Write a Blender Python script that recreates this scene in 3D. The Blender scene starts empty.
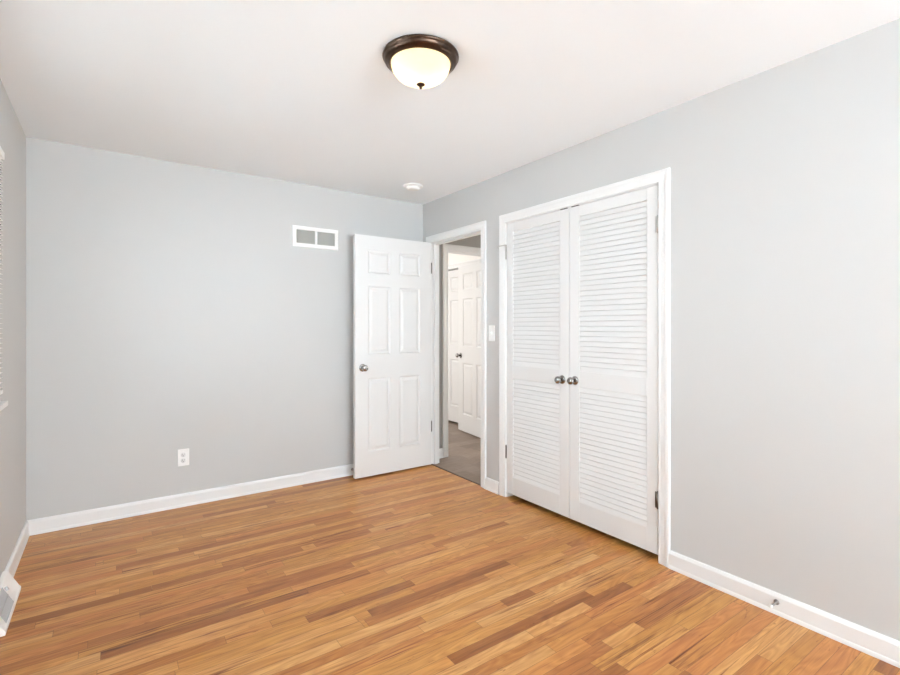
import bpy, bmesh, math
from mathutils import Vector, Matrix

# ------------------------------------------------------------------ room measures (metres)
XL, XR, YB, YR, H = -0.419, 2.437, 3.918, -3.00, 2.44      # left, right, back, rear walls and ceiling
WT, WTR = 0.115, 0.094                                                  # wall thickness
CAM_H = 1.2763

scene = bpy.context.scene
COL = scene.collection

# ------------------------------------------------------------------ camera
cam_data = bpy.data.cameras.new('camera')
cam_data.sensor_width = 36.0
cam_data.lens = 484.5 / 900 * 36.0
cam_data.shift_y = -10.44 / 900
cam_data.clip_start = 0.02
cam = bpy.data.objects.new('camera', cam_data)
cam.location = (0, 0, CAM_H)
cam.rotation_euler = (math.radians(90), 0, -0.61226)
COL.objects.link(cam)
scene.camera = cam

# ------------------------------------------------------------------ world and light
world = bpy.data.worlds.new('sky')
scene.world = world
world.use_nodes = True
bg = world.node_tree.nodes['Background']
bg.inputs[0].default_value = (0.93, 0.96, 1.0, 1)
bg.inputs[1].default_value = 1.0


def area(name, loc, direction, sx, sy, power, color):
    d = bpy.data.lights.new(name, 'AREA')
    d.shape = 'RECTANGLE'
    d.size, d.size_y, d.energy, d.color = sx, sy, power, color
    o = bpy.data.objects.new(name, d)
    o.location = loc
    o.rotation_euler = Vector(direction).to_track_quat('-Z', 'Y').to_euler()
    COL.objects.link(o)
    return o


area('rear_window_daylight', (1.05, YR - WT - 0.02, 1.45), (0, 1, 0.9), 2.5, 1.7, 168, (0.815, 0.925, 1.0))
area('side_window_daylight', (XL - 0.45, 2.05, 1.50), (1, 0, 0.0), 1.7, 1.3, 44, (0.80, 0.925, 1.0))
area('far_room_daylight', (1.32, 5.6, 1.45), (1, -0.05, 0), 1.5, 1.4, 23, (1.0, 0.95, 0.90))
area('hall_fill_light', (5.1, 3.42, 1.5), (-1, 0, 0), 0.7, 1.2, 23, (1.0, 0.93, 0.85))  # added fill at the windowless hall end, brightens the casing across the hall

vs = scene.view_settings
vs.view_transform = 'Standard'
vs.look = 'None'
scene.cycles.max_bounces = 16
scene.cycles.diffuse_bounces = 10
scene.cycles.glossy_bounces = 6
scene.cycles.transmission_bounces = 8
vs.exposure = 0.66
vs.gamma = 1.0
vs.use_curve_mapping = False


# ------------------------------------------------------------------ materials
class NT:
    def __init__(self, name):
        self.m = bpy.data.materials.new(name)
        self.m.use_nodes = True
        self.t = self.m.node_tree
        self.b = self.t.nodes['Principled BSDF']
        self.out = self.t.nodes['Material Output']

    def n(self, kind, **kw):
        x = self.t.nodes.new(kind)
        for k, v in kw.items():
            setattr(x, k, v)
        return x

    def put(self, sock, v):
        if isinstance(v, bpy.types.NodeSocket):
            self.t.links.new(v, sock)
        elif v is not None:
            sock.default_value = v

    def math(self, op, a, b=None, c=None):
        x = self.n('ShaderNodeMath', operation=op)
        for i, v in enumerate((a, b, c)):
            if v is not None:
                self.put(x.inputs[i], v)
        return x.outputs[0]

    def mix(self, fac, a, b, blend='MIX'):
        x = self.n('ShaderNodeMix', data_type='RGBA', blend_type=blend)
        self.put(x.inputs[0], fac)
        self.put(x.inputs[6], a)
        self.put(x.inputs[7], b)
        return x.outputs[2]

    def xyz(self, x=0.0, y=0.0, z=0.0):
        c = self.n('ShaderNodeCombineXYZ')
        for i, v in enumerate((x, y, z)):
            self.put(c.inputs[i], v)
        return c.outputs[0]

    def white(self, vec):
        w = self.n('ShaderNodeTexWhiteNoise', noise_dimensions='3D')
        self.put(w.inputs['Vector'], vec)
        return w.outputs['Value']

    def noise(self, vec, scale=1.0, detail=2.0, rough=0.5, dist=0.0):
        w = self.n('ShaderNodeTexNoise')
        self.put(w.inputs['Vector'], vec)
        w.inputs['Scale'].default_value = scale
        w.inputs['Detail'].default_value = detail
        w.inputs['Roughness'].default_value = rough
        w.inputs['Distortion'].default_value = dist
        return w.outputs['Fac']

    def ramp(self, fac, stops, interp='LINEAR'):
        r = self.n('ShaderNodeValToRGB')
        r.color_ramp.interpolation = interp
        e = r.color_ramp.elements
        while len(e) < len(stops):
            e.new(0.5)
        for k, (p, c) in zip(e, stops):
            k.position = p
            k.color = c if len(c) == 4 else (*c, 1)
        self.put(r.inputs[0], fac)
        return r.outputs[0]

    def bump(self, height, strength, distance=0.001):
        b = self.n('ShaderNodeBump')
        b.inputs['Strength'].default_value = strength
        b.inputs['Distance'].default_value = distance
        self.put(b.inputs['Height'], height)
        self.put(self.b.inputs['Normal'], b.outputs[0])


def paint(name, col, rough=0.5, bump=0.0, scale=120.0, var=0.015):
    k = NT(name)
    tc = k.n('ShaderNodeTexCoord').outputs['Object']
    n = k.noise(tc, 1.7, 3)
    c = k.mix(n, (*[x * (1 - var) for x in col], 1), (*[min(1, x * (1 + var)) for x in col], 1))
    k.put(k.b.inputs['Base Color'], c)
    k.b.inputs['Roughness'].default_value = rough
    if bump:
        k.bump(k.noise(tc, scale, 3), bump, 0.002)
    return k.m


def metal(name, col, rough=0.25, var=0.1):
    k = NT(name)
    tc = k.n('ShaderNodeTexCoord').outputs['Object']
    n = k.noise(tc, 60.0, 2)
    k.put(k.b.inputs['Base Color'], k.mix(n, (*[x * (1 - var) for x in col], 1), (*[x * (1 + var) for x in col], 1)))
    k.b.inputs['Metallic'].default_value = 1.0
    k.b.inputs['Roughness'].default_value = rough
    return k.m


def planks(name, width, length, colours, grain_dark, rough, gap_dark, streak):
    """boards running along X, each with its own tone, grain, streaks and seams"""
    k = NT(name)
    tc = k.n('ShaderNodeTexCoord').outputs['Object']
    sp = k.n('ShaderNodeSeparateXYZ')
    k.put(sp.inputs[0], tc)
    x, y = sp.outputs[0], sp.outputs[1]
    v = k.math('DIVIDE', y, width)
    row = k.math('FLOOR', v)
    fy = k.math('FRACT', v)
    r1 = k.white(k.xyz(row, 3.3, 1.7))
    r2 = k.white(k.xyz(row, 9.1, 4.2))
    ln = k.math('MULTIPLY_ADD', r2, length * 0.6, length * 0.7)
    u = k.math('ADD', k.math('DIVIDE', x, ln), k.math('MULTIPLY', r1, 17.0))
    idx = k.math('FLOOR', u)
    fx = k.math('FRACT', u)
    split = k.math('MULTIPLY_ADD', k.white(k.xyz(row, idx, 5.5)), 1.5, 0.2)      # some boards are cut in two
    half = k.math('GREATER_THAN', fx, split)
    pid = k.math('MULTIPLY_ADD', half, 0.37, idx)
    ra = k.white(k.xyz(row, pid, 0.5))
    rb = k.white(k.xyz(row, pid, 7.5))
    base = k.ramp(ra, colours)
    off = k.math('MULTIPLY', rb, 40.0)
    # long soft tone, fine pores, dark mineral streaks
    gx = k.math('ADD', x, off)
    soft = k.noise(k.xyz(k.math('MULTIPLY', gx, 1.6), k.math('MULTIPLY', y, 22.0), off), 1.0, 3, 0.6, 0.8)
    fine = k.noise(k.xyz(k.math('MULTIPLY', gx, 9.0), k.math('MULTIPLY', y, 260.0), off), 1.0, 2, 0.6)
    wv = k.noise(k.xyz(k.math('MULTIPLY', gx, 2.2), k.math('MULTIPLY', y, 14.0), off), 1.0, 1, 0.5, 0.3)
    rings = k.math('PINGPONG', k.math('MULTIPLY', wv, 9.0), 0.5)
    rings = k.math('SMOOTH_MIN', k.math('MULTIPLY', rings, 2.0), 1.0, 0.2)
    c = k.mix(k.math('MULTIPLY', k.math('SUBTRACT', 1.0, soft), 0.95), base, grain_dark, 'MULTIPLY')
    c = k.mix(k.math('MULTIPLY', k.math('SUBTRACT', 1.0, rings), 0.38), c, grain_dark, 'MULTIPLY')
    c = k.mix(k.math('MULTIPLY', fine, 0.5), c, grain_dark, 'MULTIPLY')
    if streak:
        st = k.noise(k.xyz(k.math('MULTIPLY', gx, 1.9), k.math('MULTIPLY', y, 55.0), k.math('ADD', off, 3.0)), 1.0, 4, 0.6, 0.9)
        st = k.ramp(st, [(0.53, (0, 0, 0)), (0.68, (1, 1, 1))])
        st = k.math('MULTIPLY', st, k.math('MULTIPLY_ADD', k.math('GREATER_THAN', rb, 0.66), 0.55, 0.42))
        c = k.mix(st, c, streak, 'MULTIPLY')
        kn = k.noise(k.xyz(k.math('MULTIPLY', gx, 7.0), k.math('MULTIPLY', y, 42.0), k.math('ADD', off, 8.0)), 1.0, 3, 0.65, 1.5)
        kn = k.math('MULTIPLY', k.ramp(kn, [(0.66, (0, 0, 0)), (0.74, (1, 1, 1))]), 0.8)
        c = k.mix(kn, c, streak, 'MULTIPLY')
    # seams
    d_row = k.math('MULTIPLY', k.math('MINIMUM', fy, k.math('SUBTRACT', 1.0, fy)), width)
    d_end = k.math('MULTIPLY', k.math('MINIMUM', k.math('MINIMUM', fx, k.math('SUBTRACT', 1.0, fx)), k.math('ABSOLUTE', k.math('SUBTRACT', fx, split))), ln)
    seam = k.math('LESS_THAN', k.math('MINIMUM', d_row, d_end), 0.0009)
    c = k.mix(k.math('MULTIPLY', seam, gap_dark), c, (0.10, 0.045, 0.02, 1))
    k.put(k.b.inputs['Base Color'], c)
    k.put(k.b.inputs['Roughness'], k.math('MULTIPLY_ADD', soft, 0.12, rough))
    k.bump(k.math('SUBTRACT', k.math('MULTIPLY', fine, 0.25), seam), 0.10, 0.001)
    return k.m


M = {}
M['wall'] = paint('light_grey_wall_paint', (0.556, 0.555, 0.548), 0.6, 0.05)
M['ceiling'] = paint('white_ceiling_paint', (0.865, 0.90, 0.925), 0.8, 0.12, 70)
M['white'] = paint('white_semigloss_paint', (0.79, 0.79, 0.785), 0.35)
M['door'] = paint('white_door_paint', (0.725, 0.725, 0.72), 0.42)
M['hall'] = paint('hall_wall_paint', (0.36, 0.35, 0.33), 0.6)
M['cream'] = paint('far_room_white_paint', (0.86, 0.83, 0.79), 0.6)
M['plastic'] = paint('white_plastic', (0.88, 0.88, 0.87), 0.3)
M['outlet_grey'] = paint('pale_grey_plastic', (0.74, 0.74, 0.74), 0.4)
M['slot'] = paint('dark_slot', (0.16, 0.16, 0.16), 0.6)
M['black'] = paint('black_metal', (0.015, 0.015, 0.015), 0.5)
M['void'] = paint('duct_dark_grey', (0.22, 0.22, 0.20), 0.8)
M['vent_grey'] = paint('grey_vent_slats', (0.56, 0.56, 0.53), 0.5)
M['register_grey'] = paint('grey_register_slats', (0.48, 0.49, 0.50), 0.45)
M['nickel'] = metal('satin_nickel', (0.36, 0.35, 0.34), 0.24)
M['steel'] = metal('hinge_steel', (0.55, 0.54, 0.52), 0.3)
M['dark_steel'] = metal('dark_spring_steel', (0.22, 0.21, 0.20), 0.4)
M['bronze'] = metal('oil_rubbed_bronze', (0.085, 0.055, 0.04), 0.33, 0.3)
M['rubber'] = paint('grey_rubber', (0.22, 0.22, 0.22), 0.7)
M['pale_rubber'] = paint('white_rubber', (0.75, 0.75, 0.73), 0.6)
M['threshold'] = paint('dark_threshold_strip', (0.16, 0.11, 0.08), 0.5)
M['exterior'] = paint('outside_ground', (0.3, 0.33, 0.25), 0.9)
M['oak'] = planks('oak_strip_floor', 0.0572, 1.15,
                  [(0.0, (0.46, 0.190, 0.055)), (0.08, (0.64, 0.285, 0.083)), (0.22, (0.80, 0.425, 0.125)),
                   (0.36, (0.80, 0.375, 0.126)), (0.50, (0.90, 0.490, 0.158)), (0.64, (0.80, 0.440, 0.120)), (0.80, (0.92, 0.530, 0.195)), (1.0, (0.95, 0.600, 0.255))],
                  (0.54, 0.365, 0.205, 1), 0.30, 0.60, (0.30, 0.14, 0.065, 1))
M['vinyl'] = planks('grey_brown_hall_planks', 0.15, 1.2,
                    [(0.0, (0.32, 0.245, 0.19)), (0.4, (0.42, 0.325, 0.26)), (0.7, (0.37, 0.29, 0.24)), (1.0, (0.48, 0.38, 0.31))],
                    (0.55, 0.50, 0.46, 1), 0.38, 0.4, None)
k = NT('frosted_lamp_glass')
tr = k.n('ShaderNodeBsdfTranslucent')
tcg = k.n('ShaderNodeTexCoord').outputs['Object']
k.put(tr.inputs[0], k.mix(k.noise(tcg, 9.0, 3, 0.6, 1.0), (0.93, 0.78, 0.50, 1), (0.96, 0.87, 0.64, 1)))
mixs = k.n('ShaderNodeMixShader')
mixs.inputs[0].default_value = 0.8
k.b.inputs['Base Color'].default_value = (0.9, 0.82, 0.66, 1)
k.b.inputs['Roughness'].default_value = 0.25
k.t.links.new(k.b.outputs[0], mixs.inputs[1])
k.t.links.new(tr.outputs[0], mixs.inputs[2])
k.t.links.new(mixs.outputs[0], k.out.inputs[0])
M['lamp_glass'] = k.m
k = NT('window_glass')
k.b.inputs['Base Color'].default_value = (1, 1, 1, 1)
k.b.inputs['Roughness'].default_value = 0.0
k.b.inputs['Transmission Weight'].default_value = 1.0
k.b.inputs['IOR'].default_value = 1.0
k.b.inputs['Specular IOR Level'].default_value = 0.0
M['glass'] = k.m


# ------------------------------------------------------------------ mesh helpers
class MB:
    def __init__(self):
        self.v, self.f, self.s = [], [], []

    def add(self, verts, faces, smooth=False):
        o = len(self.v)
        self.v += [tuple(p) for p in verts]
        self.f += [tuple(i + o for i in q) for q in faces]
        self.s += [smooth] * len(faces)
        return self

    def box(self, x0, x1, y0, y1, z0, z1):
        v = [(x, y, z) for x in (x0, x1) for y in (y0, y1) for z in (z0, z1)]
        return self.add(v, [(0, 1, 3, 2), (4, 6, 7, 5), (0, 4, 5, 1), (2, 3, 7, 6), (0, 2, 6, 4), (1, 5, 7, 3)])

    def quad(self, a, b, c, d):
        return self.add([a, b, c, d], [(0, 1, 2, 3)])

    def lathe(self, origin, axis, prof, n=32):
        """prof: (radius, distance along axis)"""
        ax = Vector(axis).normalized()
        t = ax.orthogonal().normalized()
        b = ax.cross(t)
        o = Vector(origin)
        vs_, fs = [], []
        for r, h in prof:
            for i in range(n):
                a = 2 * math.pi * i / n
                vs_.append(o + ax * h + (t * math.cos(a) + b * math.sin(a)) * r)
        m = len(prof)
        for j in range(m - 1):
            for i in range(n):
                fs.append((j * n + i, j * n + (i + 1) % n, (j + 1) * n + (i + 1) % n, (j + 1) * n + i))
        self.add(vs_, fs, True)
        if prof[0][0] > 1e-5:
            self.add(vs_[:n], [tuple(range(n))[::-1]])
        if prof[-1][0] > 1e-5:
            self.add(vs_[-n:], [tuple(range(n))])
        return self

    def sweep(self, prof, path, place):
        """closed 2-D profile (a, b) swept along stations; place(a, b, station) -> point"""
        n = len(prof)
        vs_ = [place(a, b, s) for s in path for a, b in prof]
        fs = []
        for j in range(len(path) - 1):
            for i in range(n):
                fs.append((j * n + i, j * n + (i + 1) % n, (j + 1) * n + (i + 1) % n, (j + 1) * n + i))
        fs.append(tuple(range(n)))
        fs.append(tuple(range((len(path) - 1) * n, len(path) * n)))
        return self.add(vs_, fs)

    def build(self, name, mat, parent=None, bevel=0.0, origin=None):
        me = bpy.data.meshes.new(name)
        o3 = Vector(origin) if origin is not None else Vector((0, 0, 0))
        me.from_pydata([tuple(Vector(p) - o3) for p in self.v], [], self.f)
        bm = bmesh.new()
        bm.from_mesh(me)
        sm = {tuple(sorted(f.verts[i].index for i in range(len(f.verts)))): f.smooth for f in bm.faces}
        for f, s in zip(bm.faces, self.s):
            f.smooth = s
        bmesh.ops.remove_doubles(bm, verts=bm.verts, dist=1e-6)
        bmesh.ops.recalc_face_normals(bm, faces=bm.faces)
        bm.to_mesh(me)
        bm.free()
        me.materials.append(mat)
        ob = bpy.data.objects.new(name, me)
        COL.objects.link(ob)
        if parent is not None:
            ob.parent = parent
            if origin is not None:
                ob.location = o3
        elif origin is not None:
            ob.location = o3
        if bevel:
            b = ob.modifiers.new('edge', 'BEVEL')
            b.width, b.segments, b.limit_method, b.angle_limit = bevel, 2, 'ANGLE', math.radians(40)
        return ob


def tag(o, label=None, cat=None, group=None, kind=None):
    for key, val in (('label', label), ('category', cat), ('group', group), ('kind', kind)):
        if val:
            o[key] = val
    return o


def empty(name, loc, rz=0.0):
    o = bpy.data.objects.new(name, None)
    o.empty_display_size = 0.1
    o.location = loc
    o.rotation_euler = (0, 0, rz)
    COL.objects.link(o)
    return o


# ------------------------------------------------------------------ setting: walls, floors, ceiling
def struct(name, mb, mat, label, cat, bevel=0.0):
    return tag(mb.build(name, mat, None, bevel), label, cat, None, 'structure')


DY0, DY1, DTOP = 3.031, 3.785, 2.056       # bedroom doorway in the right wall
CY0, CY1, CTOP = 1.498, 2.737, 2.056       # closet opening in the right wall
WY0, WY1, WZ0, WZ1 = 1.32, 2.78, 0.978, 2.05   # side window in the left wall
RX0, RX1, RZ0, RZ1 = -0.15, 2.25, 0.62, 2.20   # rear window behind the camera

b = MB()
x0, x1 = XR, XR + WTR
b.box(x0, x1, YR - WT, CY0, 0, H).box(x0, x1, CY1, DY0, 0, H).box(x0, x1, DY1, YB + WT, 0, H)
b.box(x0, x1, CY0, CY1, CTOP, H).box(x0, x1, DY0, DY1, DTOP, H)
struct('wall_right', b, M['wall'], 'light grey painted wall with the closet and the open doorway', 'wall')
struct('wall_back', MB().box(XL - WT, XR, YB, YB + WT, 0, H), M['wall'], 'light grey wall with the air vent and the outlet', 'wall')
b = MB()
x0, x1 = XL - WT, XL
b.box(x0, x1, YR - WT, WY0, 0, H).box(x0, x1, WY1, YB, 0, H).box(x0, x1, WY0, WY1, 0, WZ0).box(x0, x1, WY0, WY1, WZ1, H)
struct('wall_left', b, M['wall'], 'light grey wall holding the window with the white blind', 'wall')
b = MB()
y0, y1 = YR - WT, YR
b.box(XL, RX0, y0, y1, 0, H).box(RX1, XR, y0, y1, 0, H).box(RX0, RX1, y0, y1, 0, RZ0).box(RX0, RX1, y0, y1, RZ1, H)
struct('wall_rear', b, M['wall'], 'light grey wall with the wide window behind the viewer', 'wall')

b = MB().box(XL, XR + 0.004, YR, YB, -0.05, 0)
b.box(XR + 0.004, XR + 0.72, CY0 - 0.06, CY1 + 0.06, -0.05, 0)
struct('floor', b, M['oak'], 'warm oak strip floor of the bedroom', 'floor')
b = MB().box(XR + 0.03, 5.2, CY1 + 0.17, YB + 0.02, -0.05, -0.001).box(1.2, 5.2, YB + 0.02, 7.0, -0.05, -0.001)
struct('floor_hall', b, M['vinyl'], 'grey brown plank floor of the hall beyond the open door', 'floor')
struct('trim_threshold', MB().sweep([(0, 0), (0, 0.004), (0.012, 0.006), (0.026, 0.0)], [DY0, DY1], lambda a, z, s: (XR + 0.004 + a, s, z)),
       M['threshold'], 'thin dark strip where the oak floor meets the hall floor', 'threshold')
struct('ceiling', MB().box(XL - WT, 5.3, YR - WT, 7.1, H, H + 0.08), M['ceiling'], 'white ceiling of the bedroom with fine texture', 'ceiling')

# closet interior
b = MB().box(XR + 0.72, XR + 0.74, CY0 - 0.08, CY1 + 0.08, 0, H)
b.box(XR + WTR, XR + 0.72, CY0 - 0.08, CY0 - 0.06, 0, H).box(XR + WTR, XR + 0.72, CY1 + 0.06, CY1 + 0.08, 0, H)
struct('wall_closet', b, M['wall'], 'inside walls of the closet behind the louvered doors', 'wall')

# hall and the room beyond
HY = YB + 0.004                            # hall side wall, facing the bedroom doorway
OX0, OX1, OTOP = 2.727, 3.47, 2.03         # doorway in that wall
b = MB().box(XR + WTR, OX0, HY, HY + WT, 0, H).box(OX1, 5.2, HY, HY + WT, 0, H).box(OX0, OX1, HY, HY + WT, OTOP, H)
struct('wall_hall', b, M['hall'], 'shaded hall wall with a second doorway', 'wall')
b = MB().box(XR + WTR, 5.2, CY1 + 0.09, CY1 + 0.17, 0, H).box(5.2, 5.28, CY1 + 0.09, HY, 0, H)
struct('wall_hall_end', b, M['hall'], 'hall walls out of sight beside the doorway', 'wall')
FX = 3.69                                  # closet wall in the far room
FY0, FY1, FTOP = 4.66, 5.42, 2.045
b = MB().box(FX, FX + 0.1, HY + WT, FY0, 0, H).box(FX, FX + 0.1, FY1, 7.0, 0, H).box(FX, FX + 0.1, FY0, FY1, FTOP, H).box(FX + 0.5, FX + 0.55, HY + WT, 7.0, 0, H).box(FX + 0.1, FX + 0.5, 6.9, 7.0, 0, H)
struct('wall_far_room', b, M['cream'], 'white wall of the far room seen through both doorways', 'wall')
b = MB().box(1.2, FX, 6.9, 7.0, 0, H)
b.box(1.2, 1.28, HY + WT, 4.8, 0, H).box(1.2, 1.28, 6.4, 6.9, 0, H).box(1.2, 1.28, 4.8, 6.4, 0, 0.7).box(1.2, 1.28, 4.8, 6.4, 2.2, H)
struct('wall_far_room_side', b, M['cream'], 'outer walls of the far room out of sight', 'wall')

# ------------------------------------------------------------------ baseboards
BB = [(0, 0), (0, 0.092), (0.006, 0.092), (0.010, 0.086), (0.0135, 0.076), (0.0135, 0.018), (0.0155, 0.015), (0.0175, 0.008), (0.018, 0)]


def base_x(b, xa, xb, y, sgn):             # along X on a wall whose face is at y
    b.sweep(BB, [xa, xb], lambda a, z, s: (s, y + sgn * a, z))


def base_y(b, ya, yb, x, sgn):
    b.sweep(BB, [ya, yb], lambda a, z, s: (x + sgn * a, s, z))


b = MB(); base_x(b, XL, XR, YB, -1)
struct('baseboard_back', b, M['white'], 'white baseboard along the wall below the outlet and air vent', 'baseboard')
b = MB(); base_y(b, YR, CY0 - 0.064, XR, -1); base_y(b, CY1 + 0.075, DY0 - 0.055, XR, -1); base_y(b, DY1 + 0.072, YB, XR, -1)
struct('baseboard_right', b, M['white'], 'white baseboard along the wall with the closet', 'baseboard')
REG0, REG1 = 2.695, 3.125
b = MB(); base_y(b, YR, REG0, XL, 1); base_y(b, REG1, YB, XL, 1)
struct('baseboard_left', b, M['white'], 'white baseboard along the window wall, cut for the register', 'baseboard')
b = MB(); base_x(b, XL, XR, YR, 1)
struct('baseboard_rear', b, M['white'], 'white baseboard under the wide rear window', 'baseboard')
b = MB(); base_x(b, XR + WTR + 0.02, OX0 - 0.062, HY, -1); base_x(b, OX1 + 0.062, 5.2, HY, -1)
struct('baseboard_hall', b, M['white'], 'short white baseboard on the shaded hall wall', 'baseboard')


# ------------------------------------------------------------------ casings and jambs
def casing_profile(w, t):
    # (distance outward from the opening edge, thickness off the wall)
    return [(0, 0), (0, t * 0.55), (w * 0.10, t * 0.72), (w * 0.20, t * 0.62), (w * 0.55, t * 0.78), (w * 0.72, t), (w * 0.92, t), (w, t * 0.8), (w, 0)]


def casing(b, place, a0, a1, top, w, t, foot=0.0):
    """mitred door casing: place(along, off_wall, z)"""
    prof = casing_profile(w, t)
    stations = [(a0, -1, foot, 0), (a0, -1, top, 1), (a1, 1, top, 1), (a1, 1, foot, 0)]
    b.sweep(prof, stations, lambda d, o, s: place(s[0] + s[1] * d, o, s[2] + (d if s[3] else 0)))


def jamb_y(b, ya, yb, top, xa, xb, t=0.014):   # lining of an opening in a wall of constant X (inside the opening)
    b.box(xa, xb, ya, ya + t, 0, top).box(xa, xb, yb - t, yb, 0, top).box(xa, xb, ya + t, yb - t, top - t, top)


# bedroom doorway
b = MB()
casing(b, lambda a, o, z: (XR - o, a, z), DY0, DY1, DTOP, 0.062, 0.016)
casing(b, lambda a, o, z: (XR + WTR + o, a, z), DY0, DY1, DTOP, 0.062, 0.010)
t_ = 0.004
b.box(XR, XR + WTR, DY0, DY0 + t_, 0, DTOP).box(XR, XR + WTR, DY1 - t_, DY1, 0, DTOP).box(XR, XR + WTR, DY0, DY1, DTOP - t_, DTOP)
b.box(XR + 0.040, XR + 0.075, DY0 + t_, DY0 + t_ + 0.011, 0, DTOP - t_)
b.box(XR + 0.040, XR + 0.075, DY1 - t_ - 0.011, DY1 - t_, 0, DTOP - t_)
b.box(XR + 0.040, XR + 0.075, DY0 + t_ + 0.011, DY1 - t_ - 0.011, DTOP - t_ - 0.011, DTOP - t_)
struct('trim_1', b, M['white'], 'white casing and jamb around the open doorway', 'door trim', 0.001)
# closet
b = MB()
casing(b, lambda a, o, z: (XR - o, a, z), CY0, CY1, CTOP, 0.066, 0.015)
b.box(XR, XR + WTR, CY0, CY0 + t_, 0, CTOP).box(XR, XR + WTR, CY1 - t_, CY1, 0, CTOP).box(XR, XR + WTR, CY0, CY1, CTOP - t_, CTOP)
struct('trim_2', b, M['white'], 'white casing around the louvered closet doors', 'door trim', 0.001)
# second doorway in the hall
b = MB()
casing(b, lambda a, o, z: (a, HY - o, z), OX0, OX1, OTOP, 0.062, 0.017)
b.box(OX0, OX0 + t_, HY, HY + WT, 0, OTOP).box(OX1 - t_, OX1, HY, HY + WT, 0, OTOP).box(OX0, OX1, HY, HY + WT, OTOP - t_, OTOP)
struct('trim_3', b, M['white'], 'white casing of the second doorway across the hall', 'door trim', 0.001)
b = MB()
casing(b, lambda a, o, z: (FX - o, a, z), FY0, FY1, FTOP, 0.062, 0.017)
b.box(FX, FX + 0.1, FY0, FY0 + t_, 0, FTOP).box(FX, FX + 0.1, FY1 - t_, FY1, 0, FTOP).box(FX, FX + 0.1, FY0, FY1, FTOP - t_, FTOP)
struct('trim_4', b, M['white'], 'white casing around the closed far white door', 'door trim', 0.001)


# ------------------------------------------------------------------ six-panel doors
def panel_face(b, x0, x1, z0, z1, y, out):
    """moulded panel: a groove around a raised field, on the face y whose outside is -y (out=-1) or +y"""
    rings = [(0.0, 0.0), (0.005, -0.006), (0.011, -0.011), (0.019, -0.011), (0.040, -0.0025)]
    vs_ = []
    for d, h in rings:
        yy = y + out * h
        vs_ += [(x0 + d, yy, z0 + d), (x1 - d, yy, z0 + d), (x1 - d, yy, z1 - d), (x0 + d, yy, z1 - d)]
    fs = []
    for j in range(len(rings) - 1):
        for i in range(4):
            fs.append((j * 4 + i, j * 4 + (i + 1) % 4, (j + 1) * 4 + (i + 1) % 4, (j + 1) * 4 + i))
    n = (len(rings) - 1) * 4
    fs.append((n, n + 1, n + 2, n + 3))
    b.add(vs_, fs)


def hinge(parent, loc, length=0.088, mat='steel', leaf=None):
    """a butt hinge: knuckle with finials; leaf = (dx, dy) width of the visible plate"""
    x, y, z = loc
    m = MB().lathe((x, y, z - length / 2), (0, 0, 1), [(0.001, -0.006), (0.004, -0.004), (0.004, 0), (0.0058, 0), (0.0058, length), (0.004, length), (0.004, length + 0.004), (0.001, length + 0.006)], 14)
    for q in (0.2, 0.4, 0.6, 0.8):
        m.lathe((x, y, z - length / 2 + q * length - 0.0006), (0, 0, 1), [(0.0062, 0), (0.0062, 0.0012)], 14)
    if leaf:
        dx, dy = leaf
        m.box(min(x, x + dx) - 0.001, max(x, x + dx) + 0.001, min(y, y + dy) - 0.001, max(y, y + dy) + 0.001, z - length / 2, z + length / 2)
    return m.build('hinge', M[mat], parent)


KNOB = [(0.0, 0.066), (0.012, 0.0655), (0.021, 0.062), (0.0265, 0.055), (0.0275, 0.047), (0.024, 0.039), (0.016, 0.033), (0.0115, 0.029), (0.0115, 0.009)]
ROSE = [(0.0115, 0.0105), (0.020, 0.009), (0.028, 0.0065), (0.032, 0.003), (0.0325, 0.0)]


def knob(parent, loc, axis, s=1.0):
    kb = MB().lathe(loc, axis, [(r * s, h * s) for r, h in KNOB], 28).build('door_knob', M['nickel'], parent)
    MB().lathe(loc, axis, [(r * s, h * s) for r, h in ROSE], 28).build('rosette', M['nickel'], kb)
    return kb


def six_panel(root, w, z0, z1, th=0.035, centres=None):
    """leaf in the root's own frame: x 0..w, thickness y 0..th; front face looks to -y"""
    st = 0.117
    ms = 0.088
    pw = (w - 2 * st - ms) / 2
    cols = [(st, st + pw), (st + pw + ms, w - st)]
    hgt = z1 - z0
    rows = [(z0 + 0.205, z0 + 0.828), (z0 + 1.027, z0 + 1.606), (z0 + 1.716, z0 + 1.910)]
    b = MB()
    xs = [0, cols[0][0], cols[0][1], cols[1][0], cols[1][1], w]
    zs = [z0] + [q for r in rows for q in r] + [z1]
    for i in range(5):
        for j in range(len(zs) - 1):
            if i in (1, 3) and j in (1, 3, 5):
                continue
            for y in (0, th):
                b.quad((xs[i], y, zs[j]), (xs[i + 1], y, zs[j]), (xs[i + 1], y, zs[j + 1]), (xs[i], y, zs[j + 1]))
    b.quad((0, 0, z0), (0, th, z0), (0, th, z1), (0, 0, z1)).quad((w, 0, z0), (w, th, z0), (w, th, z1), (w, 0, z1))
    b.quad((0, 0, z0), (w, 0, z0), (w, th, z0), (0, th, z0)).quad((0, 0, z1), (w, 0, z1), (w, th, z1), (0, th, z1))
    b.build('door_leaf', M['door'], root)
    for (a, c) in cols:
        for (p, q) in rows:
            m = MB()
            panel_face(m, a, c, p, q, 0, -1)
            panel_face(m, a, c, p, q, th, 1)
            m.build('panel', M['door'], root)


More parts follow.
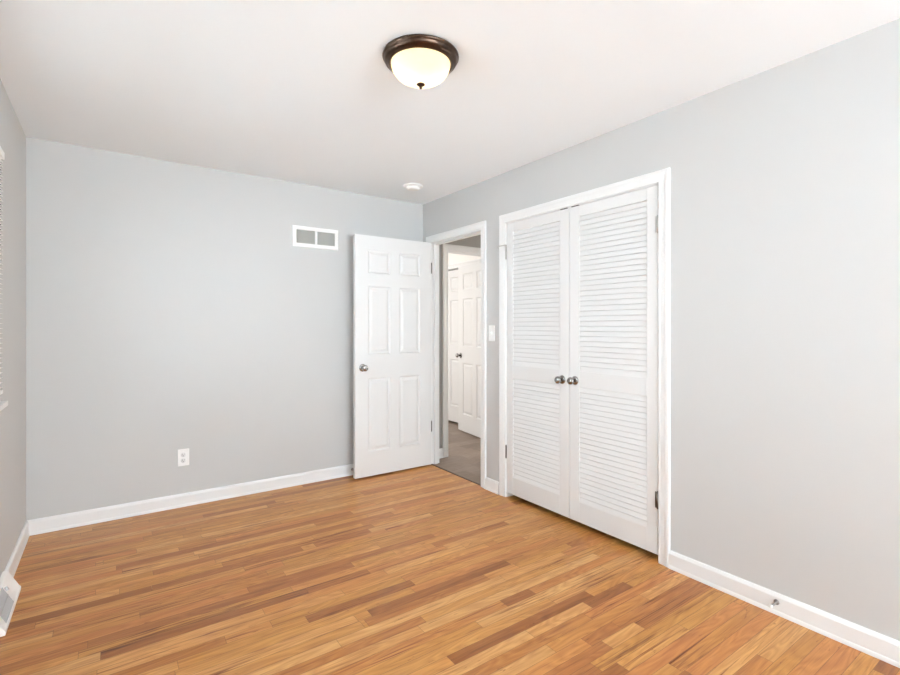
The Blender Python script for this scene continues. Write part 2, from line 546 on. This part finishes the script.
# open bedroom door: hinged on the jamb beside the back corner, leaf parallel to the back wall
d1 = empty('door_1', (1.667, 3.742, 0))
tag(d1, 'white six panel door standing open against the back wall', 'door', None, 'structure')
six_panel(d1, 0.748, 0.016, 2.050)
knob(d1, (0.067, 0.0, 0.935), (0, -1, 0))
knob(d1, (0.067, 0.035, 0.935), (0, 1, 0))
for z in (1.818, 0.365):
    hinge(d1, (0.7535, 0.002, z), 0.09, 'dark_steel', (0, 0.030))

# open door of the far room, hinged on the far jamb of the second doorway
rz = math.radians(82.0)
d4 = empty('door_4', (3.452, HY + WT + 0.012, 0), rz)
tag(d4, 'white six panel door with a dark knob, ajar across the hall', 'door', None, 'structure')
six_panel(d4, 0.80, 0.014, 2.016)
knob(d4, (0.735, 0.035, 0.93), (0, 1, 0))
knob(d4, (0.735, 0.0, 0.93), (0, -1, 0))
for z in (1.80, 0.36):
    hinge(d4, (-0.006, 0.030, z))

# closed door in the far room's wall
d5 = empty('door_5', (FX + 0.035, FY1 - 0.007, 0), math.radians(-90))
tag(d5, 'closed white panel door half hidden behind the ajar one', 'door', None, 'structure')
six_panel(d5, FY1 - FY0 - 0.014, 0.026, 2.03)


# ------------------------------------------------------------------ louvered closet doors
DX = XR + 0.001                       # door face
DTH = 0.032


def louver_door(name, label, ya, yb, near, far):
    """near / far: stile widths at the ends with smaller and larger Y"""
    root = empty(name, (DX, ya, 0))
    tag(root, label, 'closet door', 'louvered closet doors', 'structure')
    w = yb - ya
    z0, z1 = 0.037, 2.0495
    bands = [(0.166, 0.892), (0.996, 1.980)]
    for a, c in ((0, near), (w - far, w)):
        MB().box(0, DTH, a, c, z0, z1).build('stile', M['door'], root, 0.002)
    for p, q in ((z0, bands[0][0]), (bands[0][1], bands[1][0]), (bands[1][1], z1)):
        MB().box(0.0006, DTH - 0.0006, near, w - far, p, q).build('rail', M['door'], root, 0.002)
    for p, q in bands:
        m = MB()
        n = round((q - p) / 0.0318)
        pitch = (q - p) / n
        y0_, y1_ = near, w - far
        for i in range(n):
            zc = p + (i + 0.5) * pitch
            # slat leaning outward at its lower edge, rounded nose
            prof = [(0.0026, zc - pitch * 0.56), (0.0012, zc - pitch * 0.50), (0.0012, zc - pitch * 0.40), (0.0135, zc + pitch * 0.62),
                    (0.0190, zc + pitch * 0.62), (0.0190, zc + pitch * 0.50), (0.0070, zc - pitch * 0.56)]
            prof = [(a, min(max(z, p), q)) for a, z in prof]
            m.sweep(prof, [y0_, y1_], lambda a, z, s: (a, s, z))
        m.build('louver_panel', M['door'], root)
    return root


SPLIT = 2.125
c_near = louver_door('door_2', 'louvered white closet door nearest the bare wall and door stop', CY0 + t_ + 0.003, SPLIT - 0.0018, 0.067, 0.077)
c_far = louver_door('door_3', 'louvered white closet door beside the light switch and doorway', SPLIT + 0.0018, CY1 - t_ - 0.003, 0.082, 0.066)
wn = SPLIT - 0.0018 - (CY0 + t_ + 0.003)
wf = CY1 - t_ - 0.003 - (SPLIT + 0.0018)
knob(c_near, (0, wn - 0.044, 0.934), (-1, 0, 0), 0.88)
knob(c_far, (0, 0.060, 0.930), (-1, 0, 0), 0.88)
for z in (1.835, 0.338):
    hinge(c_near, (-0.006, -0.002, z), 0.088, 'steel' if z > 1 else 'dark_steel', (0, 0.014))
hinge(c_far, (-0.006, wf + 0.001, 0.343), 0.092, 'dark_steel')
h_ = hinge(c_far, (-0.006, wf + 0.001, 1.832), 0.088, 'steel')
# hinge-pin stop: bar reaching over the casing with a padded tip
st_ = MB().box(-0.0265, -0.0225, wf - 0.002, wf + 0.076, 1.884, 1.891).box(-0.0265, -0.003, wf - 0.004, wf + 0.004, 1.882, 1.893)
st_.lathe((-0.0245, wf + 0.078, 1.8875), (1, 0, 0), [(0.004, -0.003), (0.006, 0), (0.006, 0.012), (0.004, 0.0145)], 12).build('hinge_pin_stop', M['steel'], h_)
# spring catches on top of the doors
for root, y in ((c_near, wn - 0.045), (c_far, 0.045)):
    MB().box(-0.001, 0.020, y - 0.030, y + 0.030, 2.048, 2.0535).lathe((0.009, y, 2.049), (0, 0, 1), [(0.006, 0), (0.006, 0.003), (0.003, 0.0055), (0.0, 0.006)], 12).build('spring_catch', M['black'], root)

# ------------------------------------------------------------------ windows
# side window in the left wall
wn1 = empty('window_1', (XL, (WY0 + WY1) / 2, WZ0))
tag(wn1, 'window in the left wall behind the white blind', 'window', None, 'structure')
wl = (WY1 - WY0) / 2
hh = WZ1 - WZ0
m = MB()
m.box(-0.09, -0.04, -wl, -wl + 0.04, 0, hh).box(-0.09, -0.04, wl - 0.04, wl, 0, hh)
m.box(-0.09, -0.04, -wl, wl, 0, 0.04).box(-0.09, -0.04, -wl, wl, hh - 0.04, hh).box(-0.085, -0.045, -wl, wl, hh / 2 - 0.02, hh / 2 + 0.02)
m.build('window_frame', M['white'], wn1, 0.002)
MB().box(-0.068, -0.064, -wl + 0.04, wl - 0.04, 0.04, hh - 0.04).build('pane', M['glass'], wn1)
MB().box(-0.04, 0.056, -wl - 0.065, wl + 0.065, -0.045, -0.022).build('window_sill', M['white'], wn1, 0.003)
MB().box(0, 0.014, -wl - 0.04, wl + 0.04, -0.10, -0.045).build('apron', M['white'], wn1, 0.002)

bl = empty('window_blind', (XL, (WY0 + WY1) / 2, WZ0))
tag(bl, 'white slatted blind hanging at the left wall window', 'blind')
bw = wl + 0.095
m = MB()
n = 47
for i in range(n):
    z = 0.035 + i * 0.0215
    m.sweep([(0.010, z - 0.0010), (0.0225, z + 0.001), (0.0345, z - 0.0012), (0.0346, z - 0.0005), (0.0225, z + 0.0018), (0.0099, z - 0.0003)], [-bw, bw], lambda a, zz, s: (a, s, zz))
m.build('slats', M['plastic'], bl)
MB().box(0.004, 0.040, -bw, bw, 1.035, 1.066).build('headrail', M['plastic'], bl, 0.002)
MB().box(0.010, 0.035, -bw, bw, 0.006, 0.022).build('bottom_rail', M['plastic'], bl, 0.002)
for y in (-0.6, 0.0, 0.6):
    MB().box(0.0355, 0.0365, y - 0.002, y + 0.002, 0.02, 1.037).build('ladder_cord', M['plastic'], bl)

# rear window behind the viewer
wn2 = empty('window_2', ((RX0 + RX1) / 2, YR, RZ0))
tag(wn2, 'wide window in the rear wall', 'window', None, 'structure')
wl, hh = (RX1 - RX0) / 2, RZ1 - RZ0
m = MB()
m.box(-wl, -wl + 0.05, -0.08, -0.03, 0, hh).box(wl - 0.05, wl, -0.08, -0.03, 0, hh).box(-wl, wl, -0.08, -0.03, 0, 0.05).box(-wl, wl, -0.08, -0.03, hh - 0.05, hh)
m.box(-0.03, 0.03, -0.075, -0.035, 0, hh)
m.build('window_frame', M['white'], wn2, 0.002)
MB().box(-wl + 0.05, wl - 0.05, -0.058, -0.054, 0.05, hh - 0.05).build('pane', M['glass'], wn2)
MB().box(-wl - 0.05, wl + 0.05, -0.03, 0.05, -0.024, 0).build('window_sill', M['white'], wn2, 0.003)

# ------------------------------------------------------------------ ceiling lamp
LX, LY = 1.0925, 1.774
lamp = empty('ceiling_lamp', (LX, LY, H))
tag(lamp, 'flush bronze ceiling lamp with a lit frosted glass bowl', 'ceiling lamp')
pan = [(0.0, -0.001), (0.158, -0.001), (0.163, -0.004), (0.164, -0.009), (0.161, -0.014), (0.158, -0.016), (0.157, -0.020), (0.153, -0.029),
       (0.147, -0.033), (0.140, -0.036), (0.139, -0.038), (0.134, -0.040), (0.129, -0.0395), (0.127, -0.035), (0.127, -0.027), (0.0, -0.024)]
MB().lathe((0, 0, 0), (0, 0, 1), pan, 64).build('pan', M['bronze'], lamp)
prof = []
for i in range(15):
    a = math.radians(90 * i / 14)
    prof.append((0.1265 * math.cos(a) ** 0.85 if i < 14 else 0.004, -0.036 - 0.082 * math.sin(a)))
gl = MB().lathe((0, 0, 0), (0, 0, 1), prof, 64).build('glass_bowl', M['lamp_glass'], lamp)
MB().lathe((0, 0, 0.019), (0, 0, 1), [(0.0, -0.139), (0.017, -0.140), (0.019, -0.143), (0.014, -0.147), (0.006, -0.150), (0.005, -0.153), (0.0068, -0.156), (0.005, -0.160), (0.0, -0.162)], 24).build('finial', M['bronze'], lamp)
for dx, dy in ((-0.046, 0.018), (0.046, -0.018)):
    ld = bpy.data.lights.new('lamp_bulb', 'POINT')
    ld.energy, ld.color, ld.shadow_soft_size = 0.34, (1.0, 0.86, 0.64), 0.028
    lo = bpy.data.objects.new('lamp_bulb', ld)
    lo.location = (dx, dy, -0.075)
    lo.parent = lamp
    COL.objects.link(lo)

# ------------------------------------------------------------------ smoke detector
sd = empty('smoke_detector', (2.045, 3.44, H))
tag(sd, 'small round white smoke detector on the ceiling by the corner', 'smoke detector')
MB().lathe((0, 0, 0), (0, 0, 1), [(0.0, 0.0), (0.080, 0.0), (0.081, -0.007), (0.077, -0.011), (0.0, -0.011)], 40).build('base', M['plastic'], sd)
MB().lathe((0, 0, 0), (0, 0, 1), [(0.056, -0.010), (0.056, -0.022), (0.050, -0.031), (0.036, -0.035), (0.0, -0.036)], 40).build('cover', M['plastic'], sd)

# ------------------------------------------------------------------ air vent on the back wall
VX0, VX1, VZ0, VZ1 = 1.202, 1.588, 1.928, 2.098
vent = empty('air_vent', (VX0, YB, VZ0))
tag(vent, 'white framed return air vent high on the back wall', 'air vent')
w, hgt = VX1 - VX0, VZ1 - VZ0
fr = 0.031
m = MB()
ring = [(0.0, 0.0), (0.0, -0.005), (0.006, -0.011), (fr - 0.003, -0.011), (fr, -0.008), (fr, 0.0)]


def rect_ring(m, prof, w, h):
    vs_, fs = [], []
    n = len(prof)
    for cx, cz, sx, sz in ((0, 0, 1, 1), (w, 0, -1, 1), (w, h, -1, -1), (0, h, 1, -1)):
        vs_ += [(cx + sx * d, y, cz + sz * d) for d, y in prof]
    for q in range(4):
        for i in range(n):
            fs.append((q * n + i, q * n + (i + 1) % n, ((q + 1) % 4) * n + (i + 1) % n, ((q + 1) % 4) * n + i))
    m.add(vs_, fs)


rect_ring(m, ring, w, hgt)
m.box(w / 2 - 0.0095, w / 2 + 0.0095, -0.010, 0.0, fr, hgt - fr)
m.build('frame', M['plastic'], vent)
for a, c in ((fr, w / 2 - 0.0095), (w / 2 + 0.0095, w - fr)):
    g = MB()
    for i in range(14):
        z = fr + (i + 0.5) * (hgt - 2 * fr) / 14
        g.sweep([(-0.0075, z - 0.0036), (-0.0068, z - 0.0040), (-0.0012, z + 0.0030), (-0.0019, z + 0.0036)], [a, c], lambda y, zz, s: (s, y, zz))
    gp = g.build('grille', M['vent_grey'], vent)
    MB().box(a, c, -0.0008, -0.0002, fr, hgt - fr).build('backing', M['void'], gp)

# ------------------------------------------------------------------ wall outlet, light switch
oc = empty('wall_outlet', (0.4295, YB, 0.348))
tag(oc, 'white duplex outlet low on the back wall', 'outlet')
MB().box(-0.0365, 0.0365, -0.006, 0, -0.060, 0.060).build('cover_plate', M['plastic'], oc, 0.003)
for dz in (-0.0205, 0.0205):
    rc = MB().lathe((0, -0.0058, dz), (0, -1, 0), [(0.0165, 0), (0.0165, 0.0022), (0.0155, 0.003), (0, 0.003)], 24).build('receptacle', M['outlet_grey'], oc)
    s_ = MB().box(-0.0072, -0.0052, -0.0093, -0.0085, dz - 0.001, dz + 0.008).box(0.0050, 0.0070, -0.0093, -0.0085, dz, dz + 0.007)
    s_.lathe((0, -0.0085, dz - 0.0075), (0, -1, 0), [(0.0026, 0), (0.0026, 0.0008)], 12).build('slot', M['slot'], rc)
MB().lathe((0, -0.0058, 0), (0, -1, 0), [(0.0032, 0), (0.0030, 0.001), (0, 0.0014)], 12).build('screw', M['plastic'], oc)

sw = empty('light_switch', (XR, 2.900, 1.228))
tag(sw, 'white light switch between the doorway and the closet', 'light switch')
MB().box(-0.006, 0, -0.036, 0.036, -0.060, 0.060).build('cover_plate', M['plastic'], sw, 0.003)
tg = MB().box(-0.0085, -0.006, -0.006, 0.006, -0.0125, 0.0125)
tg.sweep([(-0.006, -0.004), (-0.019, 0.004), (-0.0195, 0.009), (-0.006, 0.007)], [-0.0042, 0.0042], lambda a, z, s: (a, s, z)).build('toggle', M['plastic'], sw)
for z in (-0.030, 0.030):
    MB().lathe((-0.0058, 0, z), (-1, 0, 0), [(0.0032, 0), (0.0030, 0.001), (0, 0.0014)], 12).build('screw', M['plastic'], sw)

# ------------------------------------------------------------------ door stops on the baseboards


def door_stop(name, loc, rz, label):
    """stop reaching out along its own -y from the baseboard face"""
    r = empty(name, loc, rz)
    tag(r, label, 'door stop', 'door stops on the baseboards')
    MB().lathe((0, 0, 0), (0, -1, 0), [(0.0115, 0), (0.0115, 0.003), (0.008, 0.008), (0.0045, 0.010)], 20).build('flange', M['dark_steel'], r)
    m = MB()
    pr = [(0.0038, 0.009)]
    for i in range(12):
        h0 = 0.010 + i * 0.0036
        pr += [(0.0046, h0), (0.0046, h0 + 0.0022), (0.0036, h0 + 0.0024), (0.0036, h0 + 0.0034)]
    pr.append((0.0038, 0.055))
    m.lathe((0, 0, 0), (0, -1, 0), pr, 16).build('spring', M['dark_steel'], r)
    MB().lathe((0, 0, 0), (0, -1, 0), [(0.0062, 0.053), (0.0075, 0.056), (0.0075, 0.064), (0.005, 0.068), (0, 0.069)], 18).build('tip', M['pale_rubber'], r)
    return r


door_stop('door_stop', (XR - 0.0135, 0.927, 0.056), math.radians(-90), 'metal door stop on the baseboard of the bare right wall')
door_stop('door_stop', (1.712, YB - 0.0135, 0.050), 0, 'metal door stop on the back baseboard behind the open door edge')

# ------------------------------------------------------------------ floor register on the left wall
rg = empty('baseboard_register', (XL, REG0, 0))
tag(rg, 'white baseboard heat register with grey grille under the window', 'register')
L = REG1 - REG0
P = [(0.0, 0.0), (0.0, 0.108), (0.014, 0.108), (0.020, 0.104), (0.060, 0.026), (0.065, 0.021), (0.067, 0.015), (0.066, 0.0)]
body = MB()
n = len(P)
st_ = [0.0, 0.004, L - 0.004, L]
body.sweep(P, [0.0, L], lambda a, z, s: (a, s, z))
body.build('body', M['plastic'], rg, 0.002)
# sloping grille set on the front face
A, B = Vector((0.0205, 0, 0.1030)), Vector((0.0600, 0, 0.0260))
dv = (B - A)
nv = Vector((-dv.z, 0, dv.x)).normalized()
if nv.x < 0:
    nv = -nv
g = MB()
gy0, gy1 = 0.060, L - 0.185


def on(t, y, o):
    p = A + dv * t + nv * o
    return (p.x, y, p.z)


g.add([on(0.06, gy0, 0.0006), on(0.06, gy1, 0.0006), on(0.94, gy1, 0.0006), on(0.94, gy0, 0.0006)], [(0, 1, 2, 3)])
gp = g.build('backing', M['register_grey'], rg)
g = MB()
nb = 24
for i in range(nb + 1):
    y = gy0 + (gy1 - gy0) * i / nb
    g.sweep([(-0.0022, 0.0), (-0.0022, 0.0026), (0.0022, 0.0026), (0.0022, 0.0)], [0.06, 0.94], lambda a, o, s: on(s, y + a, o + 0.0004))
for t in (0.04, 0.5, 0.96):
    g.sweep([(-0.03, 0.0), (-0.03, 0.003), (0.03, 0.003), (0.03, 0.0)], [gy0 - 0.004, gy1 + 0.004], lambda a, o, s: on(t + a, s, o + 0.0004))
g.build('grille', M['register_grey'], rg)
yv = L - 0.160
lv = MB().sweep([(-0.0035, 0.0), (-0.0035, 0.010), (0.0035, 0.010), (0.0035, 0.0)], [0.16, 0.36], lambda a, o, s: on(s, yv + a, o + 0.0004))
lv.build('lever', M['register_grey'], rg)
